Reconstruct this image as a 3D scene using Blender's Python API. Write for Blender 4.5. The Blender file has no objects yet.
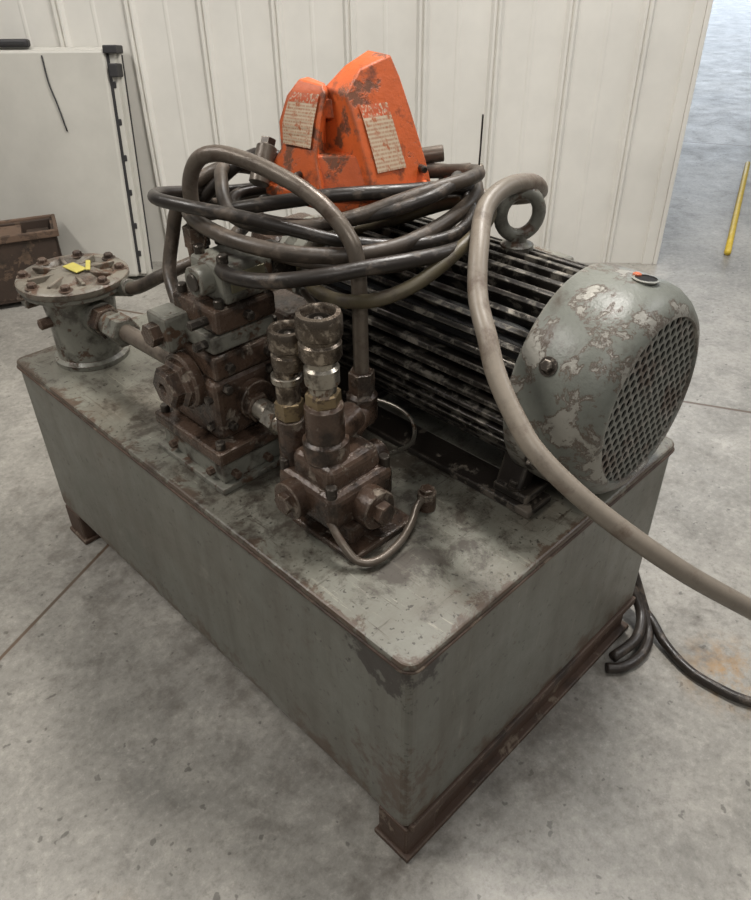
import bpy, bmesh, math, random
from mathutils import Vector, Matrix, noise
random.seed(7)
S = bpy.context.scene
try:
    S.view_settings.view_transform = 'Standard'
except Exception: pass
FZ = -0.03      # floor level
ZT = 0.49       # tank top

# ---------------------------------------------------------------- materials
def newmat(name):
    m = bpy.data.materials.new(name); m.use_nodes = True
    nt = m.node_tree; nt.nodes.clear()
    return m, nt
def N(nt, t, **kw):
    n = nt.nodes.new(t)
    for k, v in kw.items(): setattr(n, k, v)
    return n
def sock(nt, v, inp):
    if isinstance(v, bpy.types.NodeSocket): nt.links.new(v, inp)
    else: inp.default_value = v
def math_(nt, op, a, b=0.0, c=None, clamp=False):
    n = N(nt, 'ShaderNodeMath', operation=op); n.use_clamp = clamp
    sock(nt, a, n.inputs[0]); sock(nt, b, n.inputs[1])
    if c is not None: sock(nt, c, n.inputs[2])
    return n.outputs[0]
def mixc(nt, f, a, b):
    n = N(nt, 'ShaderNodeMix', data_type='RGBA')
    sock(nt, f, n.inputs[0]); 
    for v, i in ((a, 6), (b, 7)):
        if isinstance(v, tuple): v = (*v[:3], 1)
        sock(nt, v, n.inputs[i])
    return n.outputs[2]
def nz(nt, vec, scale, detail=6, rough=.6, dist=0.0):
    n = N(nt, 'ShaderNodeTexNoise'); n.inputs['Scale'].default_value = scale
    n.inputs['Detail'].default_value = detail; n.inputs['Roughness'].default_value = rough
    n.inputs['Distortion'].default_value = dist
    nt.links.new(vec, n.inputs['Vector']); return n.outputs[0]
def ramp(nt, v, a, b):
    n = N(nt, 'ShaderNodeMapRange'); n.clamp = True
    sock(nt, v, n.inputs[0]); n.inputs[1].default_value = a; n.inputs[2].default_value = b
    return n.outputs[0]
def C(r, g, b):  # sRGB 0-255 -> linear
    f = lambda x: ((x/255+.055)/1.055)**2.4 if x > 10 else x/255/12.92
    return (f(r), f(g), f(b))

def worn(name, base, wear, thr=.6, scale=14, grime=(0.02,.015,.01), gthr=.62, gscale=7, rough=.5, metal=0.0,
         wear_metal=0.0, edge=0.0, bump=.15, var=.25, soft=.05, wrough=None, rim=None, gk=.8):
    m, nt = newmat(name)
    tc = N(nt, 'ShaderNodeTexCoord').outputs['Object']
    n1 = nz(nt, tc, scale, 9, .68, .3); n2 = nz(nt, tc, gscale, 7, .65); n3 = nz(nt, tc, 3.0, 4, .6); n4 = nz(nt, tc, 90, 4, .7)
    dark = tuple(c*(1-var) for c in base); lite = tuple(min(1, c*(1+var*.6)) for c in base)
    col = mixc(nt, ramp(nt, n3, .35, .65), dark, lite)
    col = mixc(nt, math_(nt, 'MULTIPLY', ramp(nt, n4, .45, .8), .35), col, tuple(c*.55 for c in base))
    if rim: col = mixc(nt, math_(nt, 'MULTIPLY', ramp(nt, n1, thr-.035, thr-.005), .85), col, rim)
    mask = ramp(nt, n1, thr, thr+soft)
    if edge > 0:
        bv = N(nt, 'ShaderNodeBevel'); bv.samples = 4; bv.inputs[0].default_value = edge
        g = N(nt, 'ShaderNodeNewGeometry')
        d = N(nt, 'ShaderNodeVectorMath', operation='DOT_PRODUCT')
        nt.links.new(bv.outputs[0], d.inputs[0]); nt.links.new(g.outputs['Normal'], d.inputs[1])
        e = ramp(nt, d.outputs['Value'], .995, .86)
        e = math_(nt, 'MULTIPLY', e, ramp(nt, nz(nt, tc, scale*1.7, 8, .7), .40, .52))
        mask = math_(nt, 'MAXIMUM', mask, e)
    col = mixc(nt, mask, col, wear)
    gm = math_(nt, 'MULTIPLY', ramp(nt, n2, gthr, gthr+.12), gk)
    col = mixc(nt, gm, col, grime)
    p = N(nt, 'ShaderNodeBsdfPrincipled'); o = N(nt, 'ShaderNodeOutputMaterial')
    nt.links.new(p.outputs[0], o.inputs[0]); nt.links.new(col, p.inputs['Base Color'])
    r = math_(nt, 'MULTIPLY_ADD', n1, .3, rough-.15); 
    if wrough is not None: 
        mx = N(nt, 'ShaderNodeMix'); sock(nt, mask, mx.inputs[0]); sock(nt, r, mx.inputs[2]); mx.inputs[3].default_value = wrough; r = mx.outputs[0]
    nt.links.new(r, p.inputs['Roughness'])
    if wear_metal > 0 or metal > 0:
        mx = N(nt, 'ShaderNodeMix'); sock(nt, mask, mx.inputs[0]); mx.inputs[2].default_value = metal; mx.inputs[3].default_value = wear_metal
        nt.links.new(mx.outputs[0], p.inputs['Metallic'])
    if bump > 0:
        b = N(nt, 'ShaderNodeBump'); b.inputs['Strength'].default_value = bump; b.inputs['Distance'].default_value = .004
        h = math_(nt, 'SUBTRACT', math_(nt, 'MULTIPLY', n4, .5), math_(nt, 'MULTIPLY', mask, .6))
        nt.links.new(h, b.inputs['Height']); nt.links.new(b.outputs[0], p.inputs['Normal'])
    return m
def plain(name, col, rough=.5, metal=0.0, emis=None):
    m, nt = newmat(name)
    tc = N(nt, 'ShaderNodeTexCoord').outputs['Object']
    n = nz(nt, tc, 25, 6, .65)
    c = mixc(nt, ramp(nt, n, .3, .7), tuple(x*.8 for x in col), tuple(min(1,x*1.1) for x in col))
    p = N(nt, 'ShaderNodeBsdfPrincipled'); o = N(nt, 'ShaderNodeOutputMaterial')
    nt.links.new(p.outputs[0], o.inputs[0]); nt.links.new(c, p.inputs['Base Color'])
    p.inputs['Roughness'].default_value = rough; p.inputs['Metallic'].default_value = metal
    return m

M = {}
M['cast'] = worn('oily_brown_cast', C(88,70,58), C(152,140,126), thr=.58, scale=26, grime=C(32,25,20), gthr=.49, gscale=20, rough=.28, edge=.004, bump=.65, var=.4, metal=.15, wear_metal=.5)
M['castg'] = worn('grey_painted_cast', C(124,123,113), C(86,67,53), thr=.535, scale=24, grime=C(48,40,33), gthr=.51, gscale=18, rough=.38, edge=.004, bump=.4)
M['castr'] = worn('rust_stained_grey_cast', C(118,112,100), C(92,70,54), thr=.50, scale=20, grime=C(56,44,34), gthr=.50, gscale=16, rough=.42, edge=.006, bump=.4, soft=.08)
M['shroud'] = worn('chipped_shroud_paint', C(112,114,106), C(148,145,136), thr=.535, scale=17, grime=C(74,60,50), gthr=.535, gscale=11, rough=.40, edge=.012, bump=.45, soft=.03, wear_metal=.2, rim=C(84,68,56), gk=.7)
M['grille'] = worn('chipped_grille_paint', C(112,112,104), C(146,142,134), thr=.55, scale=14, grime=C(78,61,49), gthr=.51, gscale=14, rough=.45, bump=.2, soft=.012, wear_metal=.3)
M['fin'] = worn('oily_worn_fins', C(46,42,38), C(146,140,129), thr=.53, scale=24, grime=C(24,20,18), gthr=.51, gscale=28, rough=.32, edge=.006, bump=.25, wear_metal=.45, soft=.05, metal=.08)
M['body'] = worn('oily_black_stator', C(24,22,21), C(58,53,48), thr=.58, scale=18, rough=.4, bump=.1)
M['rail'] = worn('oily_motor_rail', C(42,37,33), C(106,98,88), thr=.57, scale=18, rough=.35, edge=.006, bump=.25)
M['rust'] = worn('rusty_brown_steel', C(76,57,45), C(116,102,87), thr=.58, scale=18, grime=C(38,29,23), gthr=.52, rough=.6, edge=.004, bump=.5)
M['steel'] = worn('dull_steel', C(180,173,160), C(96,76,60), thr=.56, scale=40, grime=C(60,48,38), gthr=.56, gscale=30, rough=.30, metal=.85, wear_metal=.3, bump=.15)
M['dark'] = worn('dark_steel', C(66,60,54), C(136,128,118), thr=.56, scale=40, gthr=.6, rough=.33, metal=.5, wear_metal=.8, edge=.002, bump=.1)
M['coupler'] = worn('worn_coupler_metal', C(108,97,85), C(166,155,141), thr=.54, scale=45, grime=C(50,40,32), gthr=.54, gscale=30, rough=.28, metal=.7, wear_metal=.9, edge=.003, bump=.12)
M['tube'] = worn('grimy_steel_tube', C(112,102,91), C(76,62,51), thr=.5, scale=24, grime=C(50,42,34), gthr=.58, gscale=20, rough=.34, metal=.3, wear_metal=.1, bump=.15, soft=.15)
M['hose'] = worn('dirty_rubber_hose', C(80,70,60), C(112,99,86), thr=.53, scale=26, grime=C(36,30,25), gthr=.50, gscale=14, rough=.42, bump=.25, soft=.15)
M['hoseb'] = worn('oily_black_hose', C(50,44,39), C(92,81,70), thr=.54, scale=26, grime=C(28,24,21), gthr=.53, gscale=14, rough=.36, bump=.25, soft=.12)
M['hose2'] = worn('dusty_olive_hose', C(90,81,60), C(70,60,50), thr=.5, scale=26, grime=C(40,34,28), gthr=.55, gscale=14, rough=.48, bump=.25, soft=.15)
M['cord'] = worn('grey_conduit_hose', C(136,126,113), C(104,89,76), thr=.52, scale=16, grime=C(78,66,55), gthr=.57, gscale=10, rough=.42, bump=.2, soft=.15)
M['black'] = plain('black_rubber_and_shade', C(40,36,33), .5)  # wire rubber, also the painted dark inside the guard's opening
M['void'] = plain('interior_shade', C(14,13,12), .9)  # near-black colour standing in for shade inside openings
M['orange'] = worn('orange_guard_paint', C(228,108,50), C(122,76,52), thr=.54, scale=17, grime=C(84,52,38), gthr=.535, gscale=24, rough=.48, edge=.010, bump=.4, soft=.05, var=.25)
M['brass'] = worn('old_brass', C(146,128,98), C(86,70,54), thr=.52, scale=40, gthr=.56, rough=.35, metal=.7, wear_metal=.3, bump=.1)
M['yellow'] = plain('yellow_plastic', C(214,184,66), .45)
M['ytag'] = plain('yellow_tag', C(176,164,80), .5)
M['plate'] = plain('dull_nameplate', C(140,134,110), .4, .4)
M['tablew'] = plain('white_plastic_table', C(190,187,178), .45)
M['seal'] = plain('dark_table_edge', C(46,45,46), .5)
M['wood'] = worn('rusty_box', C(64,50,40), C(98,79,63), thr=.55, scale=14, gthr=.55, rough=.7, bump=.3)
M['wood2'] = worn('old_wood', C(104,83,67), C(74,58,46), thr=.55, scale=12, gthr=.6, rough=.7, bump=.3)
for n in M['tablew'].node_tree.nodes:
    if n.type == 'TEX_NOISE': n.inputs['Scale'].default_value = 1.5

def label_mat():
    m, nt = newmat('warning_label')
    tc = N(nt, 'ShaderNodeTexCoord').outputs['UV']
    sx = N(nt, 'ShaderNodeSeparateXYZ'); nt.links.new(tc, sx.inputs[0])
    rows = math_(nt, 'FRACT', math_(nt, 'MULTIPLY', sx.outputs[1], 16))
    rowm = math_(nt, 'LESS_THAN', rows, .5)
    cb = N(nt, 'ShaderNodeCombineXYZ'); nt.links.new(math_(nt, 'MULTIPLY', sx.outputs[0], 26), cb.inputs[0]); nt.links.new(math_(nt, 'FLOOR', math_(nt, 'MULTIPLY', sx.outputs[1], 16)), cb.inputs[1])
    w = ramp(nt, nz(nt, cb.outputs[0], 1.0, 2, .6), .44, .50)
    ink = math_(nt, 'MULTIPLY', math_(nt, 'MULTIPLY', rowm, w), .55)
    col = mixc(nt, ink, C(204,184,156), C(160,84,56))
    head = math_(nt, 'GREATER_THAN', sx.outputs[1], .82)
    col = mixc(nt, math_(nt, 'MULTIPLY', head, ramp(nt, nz(nt, tc, 14, 4), .4, .5)), col, C(196,90,50))
    col = mixc(nt, ramp(nt, nz(nt, tc, 4, 9, .75), .52, .60), col, C(176,102,64))
    p = N(nt, 'ShaderNodeBsdfPrincipled'); o = N(nt, 'ShaderNodeOutputMaterial')
    nt.links.new(p.outputs[0], o.inputs[0]); nt.links.new(col, p.inputs['Base Color']); p.inputs['Roughness'].default_value = .45
    return m
M['label'] = label_mat()

def tank_mat(top):
    m, nt = newmat('tank_top_paint' if top else 'tank_side_paint')
    tc = N(nt, 'ShaderNodeTexCoord').outputs['Object']
    s = N(nt, 'ShaderNodeSeparateXYZ'); nt.links.new(tc, s.inputs[0])
    x, y, z = s.outputs
    n3 = nz(nt, tc, 2.6, 5, .6); n1 = nz(nt, tc, 9, 10, .72, .4); n4 = nz(nt, tc, 60, 6, .75)
    base = C(124,123,112) if top else C(115,115,106)
    col = mixc(nt, ramp(nt, n3, .3, .7), tuple(c*.82 for c in base), tuple(c*1.06 for c in base))
    def scratch(rot, sc, lo, hi, k, colr, col):
        mp = N(nt, 'ShaderNodeMapping'); nt.links.new(tc, mp.inputs[0]); mp.inputs['Rotation'].default_value = (0, 0, rot)
        mp.inputs['Scale'].default_value = sc
        f_ = ramp(nt, nz(nt, mp.outputs[0], 2.0, 6, .7, .5), lo, hi)
        return mixc(nt, math_(nt, 'MULTIPLY', f_, k), col, colr)
    col = scratch(.7, (40,3,4), .61, .67, .55 if top else .25, C(172,167,153), col)
    col = scratch(-.5, (3,46,4), .60, .67, .75 if top else .2, C(60,50,42), col)
    if top:
        col = scratch(.2, (90,5,4), .61, .66, .65, C(66,55,45), col)
        col = scratch(1.3, (110,6,4), .64, .68, .5, C(178,173,160), col)
    bl = ramp(nt, nz(nt, tc, 5, 9, .7, .3), .42, .64)
    col = mixc(nt, math_(nt, 'MULTIPLY', bl, .55 if top else .35), col, C(84,74,62))
    def dist(v, a, b):
        return math_(nt, 'MINIMUM', math_(nt, 'SUBTRACT', v, a), math_(nt, 'SUBTRACT', b, v))
    if top:
        d = math_(nt, 'MINIMUM', dist(x, 0, .75), dist(y, 0, 1.25)); w = .035
    else:
        dz = dist(z, .06, .50); dx = dist(x, 0, .75); dy = dist(y, 0, 1.25)
        d = math_(nt, 'MINIMUM', math_(nt, 'MAXIMUM', dx, dy), dz); w = .022
    e = math_(nt, 'SUBTRACT', 1.0, ramp(nt, d, 0, w))
    mask = ramp(nt, math_(nt, 'ADD', nz(nt, tc, 17, 10, .75, .6), math_(nt, 'MULTIPLY', e, .20)), .635, .69)
    col = mixc(nt, math_(nt, 'MULTIPLY', mask, .85), col, C(80,62,49))
    if top:
        sx = math_(nt, 'MULTIPLY', math_(nt, 'SUBTRACT', x, .25), 2.3); sy = math_(nt, 'MULTIPLY', math_(nt, 'SUBTRACT', y, .50), 1.4)
        rr = math_(nt, 'ADD', math_(nt, 'MULTIPLY', sx, sx), math_(nt, 'MULTIPLY', sy, sy))
        near = math_(nt, 'SUBTRACT', 1.0, ramp(nt, rr, .02, .8))
        oil = ramp(nt, math_(nt, 'ADD', nz(nt, tc, 13, 10, .76, .3), math_(nt, 'MULTIPLY', near, .18)), .58, .70)
        col = mixc(nt, math_(nt, 'MULTIPLY', oil, .78), col, C(54,44,36))
        spk = ramp(nt, nz(nt, tc, 120, 3, .6), .62, .67)
        col = mixc(nt, math_(nt, 'MULTIPLY', spk, .8), col, C(46,39,33))
    else:
        mp3 = N(nt, 'ShaderNodeMapping'); nt.links.new(tc, mp3.inputs[0]); mp3.inputs['Scale'].default_value = (14, 14, 1.6)
        dr = ramp(nt, nz(nt, mp3.outputs[0], 1.5, 6, .65), .46, .74)
        col = mixc(nt, math_(nt, 'MULTIPLY', dr, .5), col, C(80,73,63))
        c1 = N(nt, 'ShaderNodeVectorMath', operation='DISTANCE'); nt.links.new(tc, c1.inputs[0]); c1.inputs[1].default_value = (0, .06, .47)
        pm = math_(nt, 'SUBTRACT', 1.0, ramp(nt, c1.outputs['Value'], .0, .15))
        pk = ramp(nt, math_(nt, 'ADD', nz(nt, tc, 28, 8, .7), math_(nt, 'MULTIPLY', pm, .5)), .75, .81)
        col = mixc(nt, pk, col, C(60,55,50))
        c2 = N(nt, 'ShaderNodeVectorMath', operation='DISTANCE'); nt.links.new(tc, c2.inputs[0]); c2.inputs[1].default_value = (0, .02, .16)
        pm2 = math_(nt, 'SUBTRACT', 1.0, ramp(nt, c2.outputs['Value'], .0, .19))
        pk2 = ramp(nt, math_(nt, 'ADD', nz(nt, tc, 30, 8, .75), math_(nt, 'MULTIPLY', pm2, .3)), .66, .76)
        col = mixc(nt, math_(nt, 'MULTIPLY', pk2, .8), col, C(84,68,55))
        spk = ramp(nt, nz(nt, tc, 70, 3, .6), .64, .68)
        col = mixc(nt, math_(nt, 'MULTIPLY', spk, .55), col, C(58,51,45))
        low = math_(nt, 'SUBTRACT', 1.0, ramp(nt, z, .06, .15))
        lm = ramp(nt, math_(nt, 'ADD', nz(nt, tc, 16, 8, .7), math_(nt, 'MULTIPLY', low, .22)), .61, .72)
        col = mixc(nt, math_(nt, 'MULTIPLY', lm, .8), col, C(84,67,53))
    p = N(nt, 'ShaderNodeBsdfPrincipled'); o = N(nt, 'ShaderNodeOutputMaterial')
    nt.links.new(p.outputs[0], o.inputs[0]); nt.links.new(col, p.inputs['Base Color'])
    nt.links.new(math_(nt, 'MULTIPLY_ADD', n1, .5, .15 if top else .20), p.inputs['Roughness'])
    b = N(nt, 'ShaderNodeBump'); b.inputs['Strength'].default_value = .18; b.inputs['Distance'].default_value = .003
    nt.links.new(n4, b.inputs['Height']); nt.links.new(b.outputs[0], p.inputs['Normal'])
    return m
M['tanktop'] = tank_mat(True); M['tankside'] = tank_mat(False)

def floor_mat():
    m, nt = newmat('polished_concrete')
    tc = N(nt, 'ShaderNodeTexCoord').outputs['Object']
    s = N(nt, 'ShaderNodeSeparateXYZ'); nt.links.new(tc, s.inputs[0]); x, y, z = s.outputs
    a = nz(nt, tc, 1.6, 8, .62, .4); b_ = nz(nt, tc, 7, 12, .78, .4); c_ = nz(nt, tc, 60, 8, .78)
    col = mixc(nt, ramp(nt, a, .34, .66), C(126,123,116), C(162,158,150))
    col = mixc(nt, math_(nt, 'MULTIPLY', ramp(nt, b_, .5, .66), .55), col, C(98,95,89))
    col = mixc(nt, math_(nt, 'MULTIPLY', ramp(nt, b_, .46, .32), .5), col, C(188,183,173))
    col = mixc(nt, math_(nt, 'MULTIPLY', ramp(nt, c_, .50, .66), .5), col, C(96,92,85))
    col = mixc(nt, math_(nt, 'MULTIPLY', ramp(nt, c_, .46, .34), .35), col, C(190,185,175))
    pit = ramp(nt, nz(nt, tc, 45, 2, .5), .69, .73)
    col = mixc(nt, math_(nt, 'MULTIPLY', pit, .6), col, C(70,66,60))
    for (sx, sy, r, k) in ((.78, -.22, .13, .55), (-.45, .25, .12, .2), (-.62, -.02, .10, .2)):
        d = N(nt, 'ShaderNodeVectorMath', operation='DISTANCE'); nt.links.new(tc, d.inputs[0]); d.inputs[1].default_value = (sx, sy, FZ)
        st = math_(nt, 'MULTIPLY', math_(nt, 'SUBTRACT', 1.0, ramp(nt, d.outputs['Value'], 0, r)), ramp(nt, nz(nt, tc, 25, 6, .7), .42, .6))
        col = mixc(nt, math_(nt, 'MULTIPLY', st, k*1.6), col, C(166,130,82))
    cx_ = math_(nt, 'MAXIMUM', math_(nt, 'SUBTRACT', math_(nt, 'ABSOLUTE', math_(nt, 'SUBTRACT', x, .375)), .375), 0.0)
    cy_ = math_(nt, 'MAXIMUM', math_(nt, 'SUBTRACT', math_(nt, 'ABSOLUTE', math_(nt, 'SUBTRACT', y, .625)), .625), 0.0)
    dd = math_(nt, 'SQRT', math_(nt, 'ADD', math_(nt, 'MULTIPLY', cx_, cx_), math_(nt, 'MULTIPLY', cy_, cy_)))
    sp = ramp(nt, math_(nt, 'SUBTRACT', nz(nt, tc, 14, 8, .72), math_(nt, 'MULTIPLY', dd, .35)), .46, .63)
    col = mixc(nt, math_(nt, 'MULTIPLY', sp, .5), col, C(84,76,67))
    def line(nx, ny, off, w):
        v = math_(nt, 'ADD', math_(nt, 'MULTIPLY', x, nx), math_(nt, 'MULTIPLY', y, ny))
        v = math_(nt, 'ABSOLUTE', math_(nt, 'SUBTRACT', v, off))
        return math_(nt, 'SUBTRACT', 1.0, ramp(nt, v, w*.5, w))
    l = math_(nt, 'MAXIMUM', line(-.422, .906, .993, .006), line(.906, .422, 1.745, .008))
    l = math_(nt, 'MAXIMUM', l, line(.906, .422, 5.4, .008))
    col = mixc(nt, math_(nt, 'MULTIPLY', l, .9), col, C(84,65,49))
    p = N(nt, 'ShaderNodeBsdfPrincipled'); o = N(nt, 'ShaderNodeOutputMaterial')
    nt.links.new(p.outputs[0], o.inputs[0]); nt.links.new(col, p.inputs['Base Color'])
    nt.links.new(math_(nt, 'MULTIPLY_ADD', b_, .4, .18), p.inputs['Roughness'])
    b = N(nt, 'ShaderNodeBump'); b.inputs['Strength'].default_value = .08; b.inputs['Distance'].default_value = .004
    h = math_(nt, 'SUBTRACT', c_, math_(nt, 'MULTIPLY', l, 1.5))
    nt.links.new(h, b.inputs['Height']); nt.links.new(b.outputs[0], p.inputs['Normal'])
    return m
M['floor'] = floor_mat()
M['wall'] = plain('white_liner_panel', C(220,217,209), .36)
for n in M['wall'].node_tree.nodes:
    if n.type == 'TEX_NOISE': n.inputs['Scale'].default_value = .8

# ---------------------------------------------------------------- builders
def empty(name, loc):
    e = bpy.data.objects.new(name, None); e.location = loc; e.empty_display_size = .05
    S.collection.objects.link(e); return e
def link(bm, name, parent, mat, smooth=False, bevel=0, subsurf=0, segs=2):
    bmesh.ops.recalc_face_normals(bm, faces=bm.faces)
    me = bpy.data.meshes.new(name); bm.to_mesh(me); bm.free()
    ob = bpy.data.objects.new(name, me); S.collection.objects.link(ob)
    me.materials.append(mat)
    if smooth:
        for p in me.polygons: p.use_smooth = True
    if bevel:
        b = ob.modifiers.new('bev', 'BEVEL'); b.width = bevel; b.segments = segs; b.limit_method = 'ANGLE'; b.angle_limit = math.radians(35)
    if subsurf:
        b = ob.modifiers.new('sub', 'SUBSURF'); b.levels = subsurf; b.render_levels = subsurf
    if parent:
        ob.parent = parent; ob.matrix_parent_inverse = Matrix.Translation(parent.location).inverted()
    return ob
def rotm(rot): 
    return Matrix.Rotation(rot[2], 4, 'Z') @ Matrix.Rotation(rot[1], 4, 'Y') @ Matrix.Rotation(rot[0], 4, 'X')
def addbox(bm, c, s, rot=(0,0,0), taper=1.0):
    m = Matrix.Translation(c) @ rotm(rot)
    vs = []
    for dz in (-.5, .5):
        t = taper if dz > 0 else 1
        for dx, dy in ((-.5,-.5),(.5,-.5),(.5,.5),(-.5,.5)):
            vs.append(bm.verts.new(m @ Vector((dx*s[0]*t, dy*s[1]*t, dz*s[2]))))
    for f in ((0,3,2,1),(4,5,6,7),(0,1,5,4),(1,2,6,5),(2,3,7,6),(3,0,4,7)): bm.faces.new([vs[i] for i in f])
def box(name, parent, mat, c, s, bevel=.004, rot=(0,0,0), taper=1.0, segs=2):
    bm = bmesh.new(); addbox(bm, c, s, rot, taper); return link(bm, name, parent, mat, bevel=bevel, segs=segs)
def box2(name, parent, mat, lo, hi, bevel=.004, segs=2):
    lo = Vector(lo); hi = Vector(hi); return box(name, parent, mat, (lo+hi)/2, hi-lo, bevel, segs=segs)
def frame(axis):
    a = Vector(axis).normalized(); up = Vector((0,0,1)) if abs(a.z) < .9 else Vector((1,0,0))
    u = a.cross(up).normalized(); v = a.cross(u).normalized(); return a, u, v
def addrev(bm, prof, o, axis, segs=32, rot0=0, cap=True):
    a, u, v = frame(axis); o = Vector(o); rings = []
    for r, h in prof:
        rings.append([bm.verts.new(o + a*h + (u*math.cos(rot0+2*math.pi*i/segs) + v*math.sin(rot0+2*math.pi*i/segs))*max(r, 1e-4)) for i in range(segs)])
    for A, B in zip(rings, rings[1:]):
        for i in range(segs):
            j = (i+1) % segs; bm.faces.new((A[i], A[j], B[j], B[i]))
    if cap:
        bm.faces.new(rings[0]); bm.faces.new(rings[-1])
def rev(name, parent, mat, prof, o, axis=(0,0,1), segs=32, rot0=0, bevel=0, smooth=True, cap=True):
    bm = bmesh.new(); addrev(bm, prof, o, axis, segs, rot0, cap)
    ob = link(bm, name, parent, mat, bevel=bevel)
    if smooth:
        for p in ob.data.polygons: p.use_smooth = True
        try: ob.data.set_sharp_from_angle(angle=math.radians(38))
        except Exception: pass
    return ob
def cyl(name, parent, mat, p0, p1, r, r2=None, segs=28, bevel=0.0015):
    p0 = Vector(p0); p1 = Vector(p1); L = (p1-p0).length
    r2 = r if r2 is None else r2; b = min(bevel, r*.3, L*.3)
    if segs == 6:
        return rev(name, parent, mat, [(r-b*2,0),(r,b),(r,L-b),(r-b*2,L)], p0, p1-p0, 6, 0, 0, smooth=False)
    return rev(name, parent, mat, [(r-b,0),(r,b),(r2,L-b),(r2-b,L)], p0, p1-p0, segs)
def spline(pts, n=10, closed=False):
    P = [Vector(p) for p in pts]; out = []
    m = len(P); rng = range(m if closed else m-1)
    for i in rng:
        if closed: a, b, c, d = P[(i-1) % m], P[i], P[(i+1) % m], P[(i+2) % m]
        else: a = P[i-1] if i else P[0]*2-P[1]; b = P[i]; c = P[i+1]; d = P[i+2] if i+2 < m else P[-1]*2-P[-2]
        for k in range(n):
            t = k/n
            out.append(.5*((2*b)+(c-a)*t+(2*a-5*b+4*c-d)*t*t+(3*b-a-3*c+d)*t**3))
    if not closed: out.append(P[-1])
    return out
def addtube(bm, path, r, segs=14, closed=False):
    n = len(path); rings = []; u = None
    for i, p in enumerate(path):
        if closed: t = (path[(i+1) % n]-path[i-1])
        else: t = path[min(i+1, n-1)]-path[max(i-1, 0)]
        t.normalize()
        if u is None: _, u, _ = frame(t)
        else: u = (u - t*u.dot(t)).normalized()
        v = t.cross(u)
        rings.append([bm.verts.new(p+(u*math.cos(2*math.pi*k/segs)+v*math.sin(2*math.pi*k/segs))*r) for k in range(segs)])
    prs = list(zip(rings, rings[1:]))
    if closed: prs.append((rings[-1], rings[0]))
    for A, B in prs:
        for k in range(segs):
            j = (k+1) % segs; bm.faces.new((A[k], A[j], B[j], B[k]))
    if not closed: bm.faces.new(rings[0]); bm.faces.new(rings[-1])
def tube(name, parent, mat, pts, r, n=10, closed=False, segs=14):
    bm = bmesh.new(); addtube(bm, spline(pts, n, closed), r, segs, closed); return link(bm, name, parent, mat, smooth=True)
def bolt(parent, name, mat, p, axis, r=.008, h=.007, washer=True):
    a = Vector(axis).normalized(); p = Vector(p)
    bm = bmesh.new()
    if washer: addrev(bm, [(r*1.5,-.001),(r*1.5,.002)], p, a, 16)
    addrev(bm, [(r,.002),(r,h*.8),(r*.8,h)], p, a, 6)
    return link(bm, name, parent, mat)

# ---------------------------------------------------------------- room
wn = Vector((.734, .679, 0)).normalized(); wl = Vector((-wn.y, wn.x, 0))   # wl runs along the wall
WD = 2.77
bm = bmesh.new()
for v in ((-14,-14),(40,-14),(40,40),(-14,40)): bm.verts.new((v[0], v[1], FZ))
bm.faces.new(bm.verts[:]); link(bm, 'floor', None, M['floor'])
def wallpt(s, d, z): 
    p = wn*(WD-d) + wl*s; return Vector((p.x, p.y, z))
s0 = Vector((2.78, 1.05, 0)).dot(wl) - .01
bm = bmesh.new()
prof = [(s0, .0), (s0+.0, .012), (s0+.045, .012), (s0+.05, 0)]
s = s0 + .19
while s < s0+5.4:
    prof += [(s, 0), (s+.012, .016), (s+.020, .016), (s+.026, .006), (s+.032, .016), (s+.040, .016), (s+.052, 0)]
    prof += [(s+.165, 0), (s+.171, .002), (s+.179, .002), (s+.185, 0)]
    s += .292
prof.append((s0+5.8, 0))
ring = []
for (a, d) in prof:
    ring.append((bm.verts.new(wallpt(a, d, FZ)), bm.verts.new(wallpt(a, d, 3.6))))
for A, B in zip(ring, ring[1:]): bm.faces.new((A[0], B[0], B[1], A[1]))
b0 = bm.verts.new(wallpt(s0, -.16, FZ)); b1 = bm.verts.new(wallpt(s0, -.16, 3.6))
e0 = bm.verts.new(wallpt(s0+5.8, -.16, FZ)); e1 = bm.verts.new(wallpt(s0+5.8, -.16, 3.6))
bm.faces.new((ring[0][0], ring[0][1], b1, b0)); bm.faces.new((b0, b1, e1, e0)); bm.faces.new((ring[-1][0], e0, e1, ring[-1][1]))
bm.faces.new([r[1] for r in ring]+[e1, b1])
link(bm, 'wall_back', None, M['wall'])
def wallbox(name, parent, mat, a, b, d0, d1, zlo, zhi, bev=.003):
    bm = bmesh.new()
    vs = [wallpt(a,d0,zlo),wallpt(b,d0,zlo),wallpt(b,d1,zlo),wallpt(a,d1,zlo)]
    vs += [Vector((v.x,v.y,zhi)) for v in vs]; vs = [bm.verts.new(v) for v in vs]
    for f in ((0,3,2,1),(4,5,6,7),(0,1,5,4),(1,2,6,5),(2,3,7,6),(3,0,4,7)): bm.faces.new([vs[i] for i in f])
    return link(bm, name, parent, mat, bevel=bev)
wallbox('trim_1', None, M['wall'], s0-.02, s0-.001, -.17, .02, FZ, 3.6)

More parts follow.
